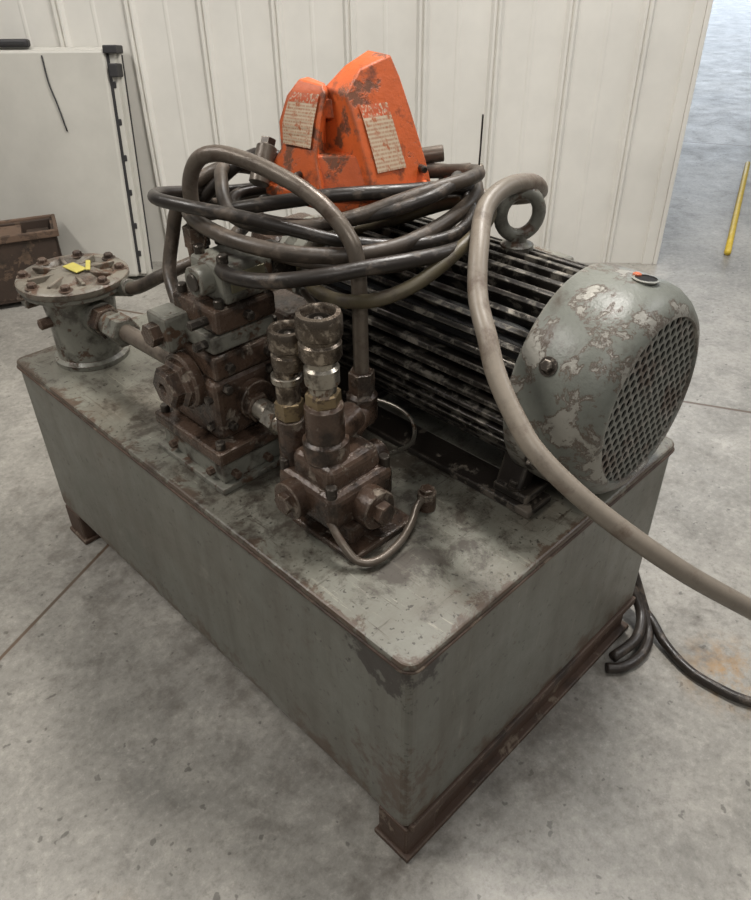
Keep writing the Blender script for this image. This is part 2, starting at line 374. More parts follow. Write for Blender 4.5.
# folding table leaning on the wall
ft = empty('folding_table', wallpt(Vector((1.088,2.663,0)).dot(wl)+.6, .15, FZ))
sr = Vector((1.088,2.663,0)).dot(wl) - .03
lean = math.radians(8.5)
def TP(s, t, h):
    return wallpt(s, .165 - math.sin(lean)*h + math.cos(lean)*t, FZ + math.cos(lean)*h + math.sin(lean)*t)
def slab(name, mat, sa, sb, t0, t1, h0, h1, bev=.006):
    bm = bmesh.new()
    vs = [bm.verts.new(TP(*q)) for q in ((sa,t0,h0),(sb,t0,h0),(sb,t1,h0),(sa,t1,h0),(sa,t0,h1),(sb,t0,h1),(sb,t1,h1),(sa,t1,h1))]
    for f in ((0,3,2,1),(4,5,6,7),(0,1,5,4),(1,2,6,5),(2,3,7,6),(3,0,4,7)): bm.faces.new([vs[i] for i in f])
    return link(bm, name, ft, mat, bevel=bev)
slab('panel_front', M['tablew'], sr+.045, sr+1.3, .045, .080, .01, .92, .012)
slab('panel_rear', M['tablew'], sr, sr+1.3, -.005, .034, .0, .93, .01)
slab('gap_shade', M['seal'], sr+.05, sr+1.28, .030, .048, .02, .91, .001)  # dark slab put in to paint the shade between the two panels
slab('frame_edge', M['tablew'], sr+.012, sr+.036, .030, .062, .02, .91, .003)
slab('edge_seal', M['seal'], sr+.034, sr+.048, .050, .066, .03, .90, .001)
slab('edge_seal_rear', M['seal'], sr-.004, sr+.006, .008, .016, .03, .90, .001)
for i, h in enumerate((.10, .22, .36, .50, .64, .78)):
    slab('latch_%d' % i, M['seal'], sr+.022, sr+.040, .045, .066, h, h+.025, .003)
slab('corner_cap', M['seal'], sr-.006, sr+.05, .0, .084, .905, .935, .004)
slab('clasp', M['seal'], sr+.0, sr+.035, .02, .088, .82, .87, .004)
slab('handle', M['seal'], sr+.36, sr+.5, .02, .06, .93, .96, .01)
tube('hanging_strap', ft, M['seal'], [TP(sr+.30,.083,.90),TP(sr+.29,.086,.8),TP(sr+.27,.086,.72),TP(sr+.25,.084,.62)], .003, 6)

# crate of blocks
cr = empty('storage_crate', (.55, 2.75, FZ))
yaw = math.radians(-22)
e = Vector((math.cos(yaw), math.sin(yaw), 0)); f = Vector((-e.y, e.x, 0))
R0 = Vector((.72, 2.66, 0)) 
def cbox(name, mat, a0, a1, b0, b1, z0, z1, bev=.004):
    c = R0 - e*((a0+a1)/2) + f*((b0+b1)/2) + Vector((0,0,(z0+z1)/2))
    return box(name, cr, mat, c, (abs(a1-a0), abs(b1-b0), z1-z0), bev, rot=(0,0,yaw))
CH = .27
cbox('side_front', M['wood'], 0, .9, 0, .015, FZ+.03, CH)
cbox('side_rear', M['wood'], 0, .9, .185, .20, FZ+.03, CH)
cbox('side_right', M['wood'], 0, .015, .0, .20, FZ+.03, CH)
cbox('side_left', M['wood'], .885, .9, .0, .20, FZ+.03, CH)
cbox('bottom', M['wood'], 0, .9, 0, .20, FZ+.025, FZ+.045)
cbox('rim_front', M['wood2'], -.01, .91, -.012, .004, CH-.02, CH+.01)
cbox('rim_right', M['wood2'], -.012, .004, -.01, .21, CH-.02, CH+.01)
cbox('rim_rear', M['wood2'], -.01, .91, .195, .21, CH-.02, CH+.01)
for i in range(3): cbox('runner_%d' % i, M['wood'], .05+i*.37, .1+i*.37, .01, .19, FZ, FZ+.03)
for i in range(8):
    cbox('block_%d' % i, M['wood2' if i % 2 else 'wood'], .025+i*.105, .115+i*.105, .03, .17, .05, CH-.03+.05*((i*7) % 3)/2)

tube('yellow_measuring_stick', None, M['yellow'], [(3.12,.84,FZ+.017),(3.8,1.09,FZ+.017),(4.7,1.42,FZ+.017)], .015, 3)

# ---------------------------------------------------------------- tank
hp = empty('hydraulic_power_unit', (.375, .625, FZ))
box2('tank_body', hp, M['tankside'], (.004,.004,.06), (.746,1.246,.484), .016, 4)
bm = bmesh.new(); pts = []
R = .022
for cx, cy, a0 in ((.75-R, R, -90), (.75-R, 1.25-R, 0), (R, 1.25-R, 90), (R, R, 180)):
    for k in range(7):
        a = math.radians(a0+k*15); pts.append((cx+R*math.cos(a), cy+R*math.sin(a)))
lo = [bm.verts.new((x, y, .476)) for x, y in pts]; hi = [bm.verts.new((x, y, ZT)) for x, y in pts]
bm.faces.new(lo); bm.faces.new(hi)
for i in range(len(pts)):
    j = (i+1) % len(pts); bm.faces.new((lo[i], lo[j], hi[j], hi[i]))
link(bm, 'tank_top_plate', hp, M['tanktop'], bevel=.004)
bm = bmesh.new()
addtube(bm, [Vector((x, y, .4755)) for x, y in pts], .003, 8, True)
link(bm, 'weld_bead', hp, M['rust'], smooth=True)
for nm, y0, y1, yp in (('skid_front', .012, .07, .075), ('skid_rear', 1.17, 1.235, 1.245)):
    box2(nm+'_channel', hp, M['rust'], (.02, y0, FZ+.010), (.735, y1, .062), .004)
    box2(nm+'_flange', hp, M['rust'], (.0, y0-.014, FZ), (.745, y1+.01, FZ+.012), .003)
    box2(nm+'_pad', hp, M['rust'], (.006, y0-.006, FZ+.004), (.085, yp, .058), .006)
box2('end_flange', hp, M['rust'], (.012, -.003, .055), (.74, .01, .075), .003)

# filler / strainer housing
fx, fy = .141, 1.135
rev('strainer_housing', hp, M['castg'], [(.082,0),(.084,.012),(.074,.018),(.073,.10),(.078,.15),(.090,.168),(.112,.172),(.112,.182)], (fx,fy,ZT), segs=40)
rev('strainer_lid', hp, M['castr'], [(.116,0),(.118,.003),(.118,.013),(.112,.018),(.090,.019),(.082,.010),(.06,.012),(.045,.022),(.001,.024)], (fx,fy,ZT+.183), segs=48)
for i in range(8):
    a = i*math.pi/4+.2
    bolt(hp, 'strainer_bolt_%d' % i, M['rust'], (fx+.1*math.cos(a), fy+.1*math.sin(a), ZT+.2), (0,0,1), .010, .012)
    box('strainer_rib_%d' % i, hp, M['castr'], (fx+.065*math.cos(a+.39), fy+.065*math.sin(a+.39), ZT+.2), (.055,.008,.014), .002, rot=(0,0,a+.39))
box('strainer_tag', hp, M['ytag'], (fx+.005,fy-.008,ZT+.212), (.028,.045,.003), .001, rot=(.1,0,.2))
box('strainer_tag_b', hp, M['ytag'], (fx+.03,fy-.02,ZT+.214), (.010,.045,.003), .001, rot=(.1,.1,-.5))
box('strainer_side_ear', hp, M['castg'], (fx-.085,fy+.04,ZT+.15), (.04,.03,.02), .004)
bolt(hp, 'ear_bolt', M['rust'], (fx-.10,fy+.045,ZT+.16), (0,0,1), .009, .012)
cyl('housing_side_bolt', hp, M['rust'], (fx-.07,fy+.0,.60), (fx-.10,fy+.0,.60), .012, segs=6)
cyl('suction_boss', hp, M['castg'], (fx,fy-.05,.612), (fx,fy-.10,.612), .036)
cyl('suction_union_a', hp, M['cast'], (fx,fy-.10,.612), (fx,fy-.13,.613), .036, segs=6)
cyl('suction_union_b', hp, M['steel'], (fx,fy-.13,.613), (fx,fy-.16,.614), .027)
cyl('suction_union_c', hp, M['castg'], (fx,fy-.155,.614), (fx,fy-.20,.615), .033, segs=6)
cyl('suction_pipe', hp, M['tube'], (fx,fy-.19,.615), (fx,.66,.625), .018)
cyl('suction_nut', hp, M['cast'], (fx,.735,.623), (fx,.70,.624), .026, segs=6)

# valve stack
box2('valve_foot', hp, M['castg'], (.045,.485,ZT), (.245,.70,ZT+.012), .003)
box2('valve_subbase', hp, M['castg'], (.058,.497,ZT+.012), (.235,.688,.546), .004)
box2('valve_baseplate', hp, M['cast'], (.050,.488,.546), (.244,.697,.572), .005)
box2('valve_body_lower', hp, M['cast'], (.075,.515,.572), (.225,.675,.688), .014, 3)
box2('valve_body_wing', hp, M['cast'], (.20,.49,.60), (.28,.60,.715), .016, 3)
cyl('valve_body_boss', hp, M['cast'], (.15,.53,.635), (.15,.498,.635), .036)
rev('valve_end_cap', hp, M['cast'], [(.044,0),(.044,.022),(.037,.028),(.037,.044),(.031,.05),(.013,.05),(.011,.044),(.001,.044)], (.074,.590,.672), (-1,0,0), 6, smooth=False)
rev('valve_end_collar', hp, M['cast'], [(.048,0),(.050,.004),(.050,.016),(.046,.02)], (.078,.590,.672), (-1,0,0), 32)
box2('valve_mid', hp, M['cast'], (.082,.515,.69), (.222,.665,.732), .006)
box2('valve_mid_sandwich', hp, M['castg'], (.09,.522,.734), (.218,.655,.764), .004)
box2('valve_upper', hp, M['cast'], (.10,.518,.766), (.222,.645,.808), .007)
box2('valve_side_block', hp, M['castg'], (.055,.60,.72), (.105,.66,.785), .007)
box2('solenoid_housing', hp, M['castg'], (.125,.52,.809), (.225,.612,.874), .008, 3)
box2('solenoid_plate', hp, M['plate'], (.138,.5175,.828), (.205,.5205,.860), .001)
box2('solenoid_coil', hp, M['dark'], (.22,.535,.80), (.29,.61,.86), .012, 3)
cyl('solenoid_knob', hp, M['castg'], (.128,.566,.845), (.100,.566,.845), .025)
cyl('solenoid_knob_face', hp, M['dark'], (.102,.566,.845), (.096,.566,.845), .015)
cyl('side_port', hp, M['cast'], (.075,.63,.752), (.035,.63,.752), .02, segs=6)
i = 0
for x, y, z in ((.066,.505,.572),(.066,.68,.572),(.228,.503,.572),(.095,.53,.688),(.115,.63,.808),(.118,.53,.808),(.21,.53,.808),(.24,.515,.715),(.255,.58,.715),(.14,.535,.874),(.21,.535,.874),(.14,.60,.874)):
    cyl('valve_bolt_%d' % i, hp, M['dark'], (x,y,z-.004), (x,y,z+.014), .0085, segs=14); i += 1
for y, z in ((.535,.60),(.66,.60),(.53,.655),(.54,.750),(.64,.750),(.545,.787)):
    cyl('valve_screw_%d' % i, hp, M['dark'], (.105,y,z), (.066,y,z), .008, segs=6); i += 1
for x, z in ((.10,.60),(.205,.60),(.10,.672),(.19,.675),(.11,.71),(.19,.71),(.16,.787)):
    cyl('valve_screw_%d' % i, hp, M['dark'], (x,.53,z), (x,.504,z), .0085, segs=6); i += 1
for x in (.08,.15,.22): cyl('foot_bolt_%.2f' % x, hp, M['rust'], (x,.50,.518), (x,.482,.518), .008, segs=6)
for y in (.53,.65): cyl('foot_bolt_y%.2f' % y, hp, M['rust'], (.06,y,.518), (.046,y,.518), .008, segs=6)
tube('pilot_line', hp, M['tube'], [(.24,.49,.66),(.245,.455,.665),(.25,.44,.69),(.25,.44,.74),(.262,.46,.775),(.28,.52,.79)], .006, 8)

cyl('fit_a', hp, M['cast'], (.142,.515,.628), (.142,.485,.628), .026, segs=6)
cyl('fit_b', hp, M['steel'], (.142,.487,.628), (.142,.455,.626), .019)
cyl('fit_c', hp, M['steel'], (.142,.458,.626), (.142,.43,.624), .025, segs=6)
cyl('fit_d', hp, M['steel'], (.142,.432,.624), (.142,.40,.622), .020)
cyl('fit_e', hp, M['brass'], (.142,.405,.622), (.142,.37,.620), .024, segs=6)

# coupler manifold (cast relief valve)
cx, cy = .124, .294
box2('manifold_foot', hp, M['cast'], (.085,.20,ZT), (.225,.35,ZT+.012), .004)
box2('manifold_pedestal', hp, M['cast'], (.105,.225,ZT+.01), (.205,.34,.535), .006)
box2('manifold_body', hp, M['cast'], (.078,.235,.53), (.218,.372,.600), .018, 4)
box2('manifold_body_upper', hp, M['cast'], (.09,.25,.590), (.20,.345,.640), .016, 4)
cyl('manifold_cap_a', hp, M['cast'], (.15,.24,.558), (.15,.205,.558), .033)
cyl('manifold_cap_nut', hp, M['cast'], (.15,.21,.558), (.15,.188,.558), .019, segs=6)
cyl('manifold_cap_b', hp, M['cast'], (.085,.32,.565), (.058,.32,.565), .032)
cyl('manifold_cap_b_nut', hp, M['cast'], (.060,.32,.565), (.046,.32,.565), .018, segs=6)
cyl('manifold_cap_c', hp, M['cast'], (.21,.30,.575), (.245,.30,.575), .026)
for j,(x,y) in enumerate(((.092,.25),(.205,.25),(.092,.36),(.205,.358))):
    cyl('manifold_bolt_%d' % j, hp, M['dark'], (x,y,.592), (x,y,.614), .009, segs=14)
rev('coupler_adapter', hp, M['cast'], [(.036,0),(.036,.03),(.030,.034),(.030,.09),(.026,.095)], (cx,cy,.636), (0,0,1), 24)
cyl('coupler_adapter_boss', hp, M['cast'], (cx,cy,.665), (cx+.075,cy+.02,.665), .024)
rev('coupler_hex', hp, M['brass'], [(.024,0),(.027,.003),(.027,.020),(.024,.023)], (cx,cy,.728), (0,0,1), 6, smooth=False)
rev('coupler_neck', hp, M['steel'], [(.021,0),(.021,.012),(.026,.016),(.026,.040),(.022,.044),(.022,.06)], (cx,cy,.75), (0,0,1), 28)
def coupler(tag, x, y, z, s=1.0):
    rev('coupler_sleeve'+tag, hp, M['coupler'], [(r*s, h*s) for r, h in [(.024,0),(.029,.002),(.031,.006),(.031,.026),(.028,.029),(.028,.034),(.0325,.037),(.0335,.040),(.0335,.066),(.031,.071),(.025,.072),(.022,.068),(.022,.040),(.001,.038)]], (x,y,z), (0,0,1), 40)
    rev('coupler_seat'+tag, hp, M['dark'], [(r*s, h*s) for r, h in [(.020,.038),(.020,.060),(.015,.063),(.013,.055),(.008,.056),(.006,.062),(.001,.064)]], (x,y,z), (0,0,1), 28)
coupler('', cx, cy, .804)
x2, y2 = .112, .362
cyl('second_adapter', hp, M['cast'], (x2,y2,.60), (x2,y2,.68), .022)
rev('second_hex', hp, M['brass'], [(.020,0),(.023,.003),(.023,.030),(.020,.033)], (x2,y2,.68), (0,0,1), 6, smooth=False)
cyl('second_neck', hp, M['coupler'], (x2,y2,.71), (x2,y2,.77), .019)
cyl('second_ring', hp, M['steel'], (x2,y2,.745), (x2,y2,.757), .024)
coupler('_b', x2+.006, y2-.004, .768, .9)
tx, ty = .250, .345
tp = [(tx,ty,.70),(tx,ty,.78),(tx,ty,.86),(tx-.001,ty+.008,.915),(.245,.39,.955),(.236,.44,.983),(.222,.50,1.003),(.205,.55,1.016),(.188,.59,1.020),(.174,.62,1.008),(.165,.637,.975),(.163,.640,.93),(.163,.640,.87)]
tube('pressure_tube', hp, M['tube'], tp, .0125, 8, segs=18)
cyl('tube_nut_low', hp, M['cast'], (tx,ty,.668), (tx,ty,.712), .022, segs=6)
rev('tube_elbow', hp, M['cast'], [(.022,0),(.026,.008),(.026,.05),(.02,.056)], (tx,ty,.618), (0,0,1), 20)
cyl('tube_elbow_arm', hp, M['cast'], (tx+.005,ty,.640), (.18,.315,.630), .022)
cyl('tube_nut_high', hp, M['cast'], (.163,.64,.868), (.163,.64,.905), .021, segs=6)
cyl('tube_seat_high', hp, M['cast'], (.163,.632,.79), (.163,.64,.87), .018)
cyl('drain_post', hp, M['cast'], (.268,.212,ZT), (.268,.212,ZT+.036), .016)
cyl('drain_post_nut', hp, M['cast'], (.268,.212,ZT+.03), (.268,.212,ZT+.044), .013, segs=6)
tube('drain_tube', hp, M['tube'], [(.262,.212,.518),(.235,.205,.516),(.205,.19,.507),(.16,.175,.503),(.11,.172,.503),(.085,.19,.507),(.08,.22,.53),(.085,.25,.55)], .0065, 8)
tube('pilot_tube', hp, M['steel'], [(.30,.46,.57),(.35,.44,.575),(.385,.40,.56),(.392,.36,.54),(.36,.33,.525),(.31,.325,.53),(.24,.31,.56)], .004, 8)
cyl('tank_plug', hp, M['rust'], (.17,.82,ZT), (.17,.82,ZT+.014), .022, segs=6)
rev('pump_bellhousing', hp, M['castg'], [(.14,0),(.14,.012),(.10,.03),(.095,.09),(.11,.10),(.11,.115)], (.545,.70,.677), (0,1,0), 32)
box2('pump_body', hp, M['cast'], (.465,.815,.60), (.625,.93,.76), .02, 3)
cyl('pump_end', hp, M['cast'], (.545,.93,.68), (.545,.98,.68), .05)
box2('pump_support', hp, M['rust'], (.445,.80,ZT), (.645,.86,.605), .005)
box2('junction_block', hp, M['cast'], (.27,.60,ZT), (.38,.72,.60), .01)
box2('junction_block_upper', hp, M['cast'], (.285,.57,.60), (.37,.69,.72), .01)
tube('return_hose', hp, M['hose'], [(.205,1.06,.66),(.215,1.0,.672),(.25,.93,.712),(.33,.87,.745),(.42,.85,.74),(.5,.86,.70)], .014, 8)
cyl('return_hose_end', hp, M['castg'], (.195,1.10,.65), (.21,1.02,.668), .019)

# ---------------------------------------------------------------- motor
mx, mz = .537, .6785
MY = -.018
mo = empty('electric_motor', (mx, .38, ZT))
box2('rail_left', mo, M['rail'], (.362,.070,ZT), (.430,.60,ZT+.014), .003)
box2('rail_right', mo, M['rail'], (.655,.070,ZT), (.722,.60,ZT+.014), .003)
rev('stator_body', mo, M['body'], [(.13,0),(.145,.004),(.145,.495),(.13,.50)], (mx,.10,mz), (0,1,0), 64)
bm = bmesh.new(); nf = 42
for i in range(nf):
    a = 2*math.pi*(i+.3)/nf
    if abs(((a+math.pi/2+math.pi) % (2*math.pi))-math.pi) < .5: continue
    d = Vector((math.cos(a), 0, math.sin(a))); t = Vector((-math.sin(a), 0, math.cos(a)))
    r0, r1 = .141, .1725
    vs = []
    for y in (.095, .605):
        for r, w in ((r0, .0066), (r1, .0046)):
            for sg in (-1, 1): vs.append(bm.verts.new(Vector((mx, y, mz)) + d*r + t*w*sg))
    for f_ in ((0,1,3,2),(4,6,7,5),(0,4,5,1),(2,3,7,6),(0,2,6,4),(1,5,7,3)): bm.faces.new([vs[q] for q in f_])
link(bm, 'cooling_fins', mo, M['fin'], bevel=.0012)
rev('drive_end_bell', mo, M['fin'], [(.16,0),(.168,.01),(.165,.03),(.12,.055),(.06,.07),(.055,.095)], (mx,.605,mz), (0,1,0), 48)
rev('fan_shroud', mo, M['shroud'], [(.175,.146),(.175,.152),(.183,.152),(.185,.146),(.185,.085),(.184,.060),(.179,.036),(.169,.018),(.157,.006),(.146,.001),(.141,.0),(.139,.003),(.139,.012)], (mx,MY,mz), (0,1,0), 80, cap=False)
bm = bmesh.new(); pitch = .0185; hr = .0071
rows = int(.145/(pitch*.866))+1
for iy in range(-rows, rows+1):
    for ix in range(-10, 11):
        px_ = ix*pitch + (pitch/2 if iy % 2 else 0); pz_ = iy*pitch*.866
        if math.hypot(px_, pz_) > .148: continue
        out = []; inn = []; back = []
        for k in range(12):
            a = math.radians(30*k)
            ha = ((math.degrees(a)+30) % 60)-30
            rr = (pitch/2)/math.cos(math.radians(ha))
            def pt(r_, y_):
                vx, vz = px_+r_*math.cos(a), pz_+r_*math.sin(a)
                q = math.hypot(vx, vz)
                if q > .1395: vx, vz = vx*.1395/q, vz*.1395/q
                return (mx+vx, y_, mz+vz)
            out.append(bm.verts.new(pt(rr, MY+.004))); inn.append(bm.verts.new(pt(hr, MY+.004))); back.append(bm.verts.new(pt(hr, MY+.0065)))
        for k in range(12):
            j = (k+1) % 12
            bm.faces.new((out[k], out[j], inn[j], inn[k])); bm.faces.new((inn[k], inn[j], back[j], back[k]))
bmesh.ops.remove_doubles(bm, verts=bm.verts, dist=.0002)
bmesh.ops.dissolve_degenerate(bm, dist=.00005, edges=bm.edges)
link(bm, 'fan_grille', mo, M['grille'])
rev('grille_shade_disc', mo, M['void'], [(.16,0),(.16,.004)], (mx,MY+.028,mz), (0,1,0), 40)  # added near-black disc, the fan space's shade put into its colour
rev('fan_hub', mo, M['body'], [(.03,0),(.03,.01)], (mx,MY+.014,mz), (0,1,0), 24)
for a in (205, 150, 330, 20):
    ar = math.radians(a); d = Vector((math.cos(ar), 0, math.sin(ar)))
    bolt(mo, 'shroud_bolt_%d' % a, M['dark'], Vector((mx,MY+.098,mz))+d*.185, d, .010, .010)
d = Vector((math.cos(math.radians(84)), 0, math.sin(math.radians(84))))
p = Vector((mx,MY+.060,mz))+d*.1828
rev('access_hole_shade', mo, M['void'], [(.017,0),(.017,.0025)], p, d, 24)  # nothing is cut here; near-black disc paints the shade inside a hole
rev('shroud_access_rim', mo, M['shroud'], [(.019,0),(.021,.003),(.017,.004)], p, d, 24, cap=False)
rev('shroud_access_plug', mo, M['orange'], [(.007,0),(.007,.004),(.003,.006)], p+Vector((0.006,.018,0)), d, 16)
for y0, y1 in ((.085,.155),(.50,.57)):
    box2('foot_plate_%.2f' % y0, mo, M['rail'], (.374,y0,ZT+.014), (.709,y1,ZT+.030), .004)
    for sx_ in (-1, 1):
        box('foot_leg_%.2f_%d' % (y0, sx_), mo, M['rail'], (mx+sx_*.125,(y0+y1)/2+.01,.555), (.035,.05,.09), .005, rot=(0,-sx_*.35,0))
        bolt(mo, 'foot_bolt_%.2f_%d' % (y0, sx_), M['dark'], (mx+sx_*.147,(y0+y1)/2,ZT+.030), (0,0,1), .012, .014)
bm = bmesh.new(); rv = Vector((.85,-.52,0)).normalized()
ec = Vector((.565,.285,.905))
addtube(bm, [ec + rv*.034*math.cos(t*math.pi/14) + Vector((0,0,1))*.036*math.sin(t*math.pi/14) for t in range(28)], .0115, 12, True)
link(bm, 'lifting_eye', mo, M['castg'], smooth=True)
rev('lifting_eye_shank', mo, M['castg'], [(.028,-.006),(.028,.006),(.015,.012),(.014,.026)], (.565,.285,.848), (0,0,1), 20)
box2('terminal_box', mo, M['castg'], (.710,.28,.65), (.76,.44,.78), .01)

# ---------------------------------------------------------------- hoses
hs_ = empty('hydraulic_hose_coil', (.36, .52, .90))
RV = Vector((.715,-.70,0)); BV = Vector((.70,.715,0)); C0 = Vector((.355,.525,0))
def loop(name, R, rb, z, tilt=0.0, roll=0.0, off=(0,0), r=.0115, a0=0, a1=360, ph=0, mat='hose', wob=.07, sag=.012):
    pts = []; closed = (a1-a0) >= 360
    n = 18
    for k in range(n + (0 if closed else 1)):
        a = math.radians(a0+(a1-a0)*k/n)
        w = 1+wob*math.sin(3*a+ph)+.04*math.sin(2*a+ph*2)
        p = C0 + RV*(off[0]+R*w*math.cos(a)) + BV*(off[1]+rb*w*math.sin(a))
        p.z = z + tilt*math.cos(a) + roll*math.sin(a) + sag*math.sin(2*a+ph*1.7)
        pts.append(p)
    return tube(name, hs_, M[mat], pts, r, 6, closed)
loop('loop_a', .235, .19, .912, .010, .0, (0,0), .0125, ph=.3, sag=.016)
loop('loop_b', .210, .12, .950, .006, .012, (.015,.0), .0115, ph=1.5, mat='hose', wob=.10, sag=.018)
loop('loop_c', .215, .225, .890, .014, .012, (.03,-.01), .0120, ph=2.6, mat='hoseb', wob=.09)
loop('loop_d', .15, .17, .862, .045, .0, (.10,-.05), .0110, ph=.9, mat='hose2')
loop('loop_f', .195, .10, .930, .018, -.008, (.045,.0), .010, ph=5.2, mat='hoseb', wob=.11, sag=.018)
loop('loop_g', .245, .155, .928, -.006, .006, (-.01,-.005), .0105, ph=3.9, mat='hoseb', wob=.09, sag=.022)
tube('hose_drop', hs_, M['hose'], [(.33,.66,.955),(.285,.69,.965),(.24,.725,.945),(.205,.755,.90),(.190,.765,.85),(.165,.755,.79),(.14,.70,.752),(.11,.655,.752)], .0125, 8)
tube('hose_tail', hs_, M['hoseb'], [(.37,.62,.965),(.31,.655,.985),(.255,.70,.94),(.225,.74,.88),(.215,.74,.80),(.22,.70,.74)], .0110, 8)
tube('hose_cross', hs_, M['hoseb'], [(.185,.66,.91),(.22,.57,.935),(.30,.47,.955),(.40,.40,.955),(.50,.37,.945),(.57,.38,.920),(.60,.44,.90)], .0115, 8)
tube('hose_slack', hs_, M['hose'], [(.19,.62,.88),(.235,.52,.865),(.30,.44,.845),(.37,.37,.850),(.43,.32,.880),(.49,.31,.905),(.55,.34,.905),(.60,.40,.895)], .0110, 8)
cyl('hose_crimp_a', hs_, M['tube'], (.27,.60,.955), (.305,.615,1.005), .017)
cyl('hose_crimp_nut', hs_, M['dark'], (.305,.615,1.005), (.312,.618,1.016), .014, segs=6)
cyl('hose_crimp_b', hs_, M['tube'], (.535,.44,.945), (.575,.40,.95), .015)
cyl('hose_crimp_b_nut', hs_, M['steel'], (.575,.40,.95), (.590,.385,.952), .012, segs=6)
cyl('hose_crimp_c', hs_, M['tube'], (.53,.50,.965), (.57,.46,.972), .014)
wire = [(.575,.385,.94),(.570,.38,.98),(.577,.385,1.01),(.571,.38,1.045)]
tube('wire_tail', hs_, M['black'], wire, .0016, 6)
gp = [(.60,.40,.900),(.66,.35,.90),(.645,.305,.92),(.59,.285,.950),(.52,.285,.958),(.457,.275,.942),(.395,.235,.91),(.343,.192,.860),(.305,.14,.82),(.286,.107,.785),(.270,.06,.745),(.266,.008,.702),(.300,-.076,.632),(.371,-.181,.543),(.462,-.268,.456),(.62,-.38,.31),(.85,-.50,.13),(1.15,-.62,.0),(1.6,-.75,FZ+.016),(2.1,-.9,FZ+.016)]
g = empty('conduit_hose', (.3, -.05, .65))
tube('conduit_run', g, M['cord'], gp, .0148, 8, segs=18)
pc = empty('power_cable', (.68, -.05, FZ))
tube('cable_coil', pc, M['hoseb'], [(.60,-.03,FZ+.012),(.63,-.055,FZ+.012),(.69,-.065,FZ+.012),(.75,-.045,FZ+.02),(.785,.0,FZ+.06),(.797,.05,.10),(.789,.09,.13),(.785,.13,.10),(.785,.22,.02),(.80,.30,FZ+.02),(.90,.40,FZ+.012)], .0115, 8)
tube('cable_coil_2', pc, M['hoseb'], [(.62,-.03,FZ+.03),(.70,-.04,FZ+.034),(.765,-.01,FZ+.05),(.782,.05,.07),(.782,.12,.05),(.785,.2,FZ+.03)], .0115, 8)
tube('cable_run', pc, M['hoseb'], [(.80,.04,FZ+.045),(.775,-.03,FZ+.035),(.745,-.09,FZ+.016),(.72,-.16,FZ+.011),(.72,-.23,FZ+.011),(.735,-.29,FZ+.011),(.80,-.42,FZ+.011),(.95,-.6,FZ+.011)], .0105, 8)

# ---------------------------------------------------------------- orange foot switch
fs = empty('foot_switch_pedal', (.41, .473, .93))
Lr = Vector((.78,-.625,0)).normalized(); Lb = Vector((-Lr.y, Lr.x, 0))
def fp(l, b, z): 
    p = Vector((.412,.495,0)) + Lr*(l*1.06 - (z-.94)*.05) + Lb*(b + (z-.94)*.12); return Vector((p.x, p.y, z))
def loft(name, mat, secs, bev=.012, segs=4):
    bm = bmesh.new(); rings = []
    for sec in secs: rings.append([bm.verts.new(fp(*q)) for q in sec])
    bm.faces.new(rings[0]); bm.faces.new(rings[-1])
    for A, B in zip(rings, rings[1:]):
        n = len(A)
        for k in range(n): bm.faces.new((A[k], A[(k+1)%n], B[(k+1)%n], B[k]))
    ob = link(bm, name, fs, mat, smooth=True, bevel=bev, segs=segs)
    w = ob.modifiers.new('wn', 'WEIGHTED_NORMAL'); w.keep_sharp = False
    return ob
hood = [
 [(-.066,.00,.942),(.006,-.088,.936),(.104,-.025,.945),(.045,.075,.950)],
 [(-.062,-.002,.985),(.000,-.080,.985),(.096,-.024,.985),(.040,.070,.985)],
 [(-.056,-.006,1.05),(-.012,-.068,1.05),(.078,-.020,1.055),(.026,.058,1.06)],
 [(-.050,-.008,1.094),(-.022,-.056,1.090),(.064,-.016,1.105),(.016,.046,1.11)],
 [(-.016,-.006,1.124),(.004,-.036,1.122),(.052,-.012,1.137),(.022,.026,1.140)]]
loft('guard_hood', M['orange'], hood, .004, 3)
wing = [
 [(-.158,.010,.942),(-.070,-.082,.934),(-.045,-.02,.950),(-.08,.06,.950)],
 [(-.150,.008,.972),(-.072,-.072,.970),(-.050,-.02,.980),(-.08,.055,.980)],
 [(-.126,.002,1.005),(-.074,-.058,1.005),(-.056,-.02,1.01),(-.08,.045,1.01)],
 [(-.124,.000,1.045),(-.062,-.048,1.05),(-.052,-.02,1.05),(-.08,.04,1.05)],
 [(-.108,.000,1.082),(-.050,-.040,1.090),(-.044,-.015,1.090),(-.072,.03,1.088)],
 [(-.086,-.002,1.106),(-.054,-.028,1.100),(-.048,-.010,1.100),(-.072,.018,1.106)]]
loft('guard_wing', M['orange'], wing, .003, 3)
loft('guard_base', M['orange'], [[(-.158,.0,.935),(-.06,-.098,.928),(.10,-.05,.935),(.06,.09,.942),(-.10,.085,.942)],[(-.158,.0,.955),(-.06,-.098,.948),(.10,-.05,.955),(.06,.09,.962),(-.10,.085,.962)]], .004)
loft('guard_web', M['orange'], [[(-.090,-.064,.945),(.006,-.080,.945),(-.02,.05,.95),(-.09,.05,.95)],[(-.078,-.052,1.005),(-.012,-.062,1.005),(-.03,.04,1.005),(-.08,.04,1.005)]], .004)
loft('guard_bridge', M['orange'], [[(-.075,-.018,1.052),(-.040,-.030,1.052),(-.03,.04,1.052),(-.08,.04,1.052)],[(-.066,-.018,1.080),(-.040,-.026,1.080),(-.03,.03,1.080),(-.07,.03,1.080)]], .003, 2)
loft('opening_shade', M['black'], [[(-.080,-.004,.96),(-.045,-.010,.96),(-.03,.05,.96),(-.09,.05,.96)],[(-.070,.0,1.055),(-.045,-.002,1.055),(-.03,.04,1.055),(-.08,.04,1.055)]], .003, 2)  # near-black block added to paint the dark inside the guard's opening
def lerp(a, b, t): return a+(b-a)*t
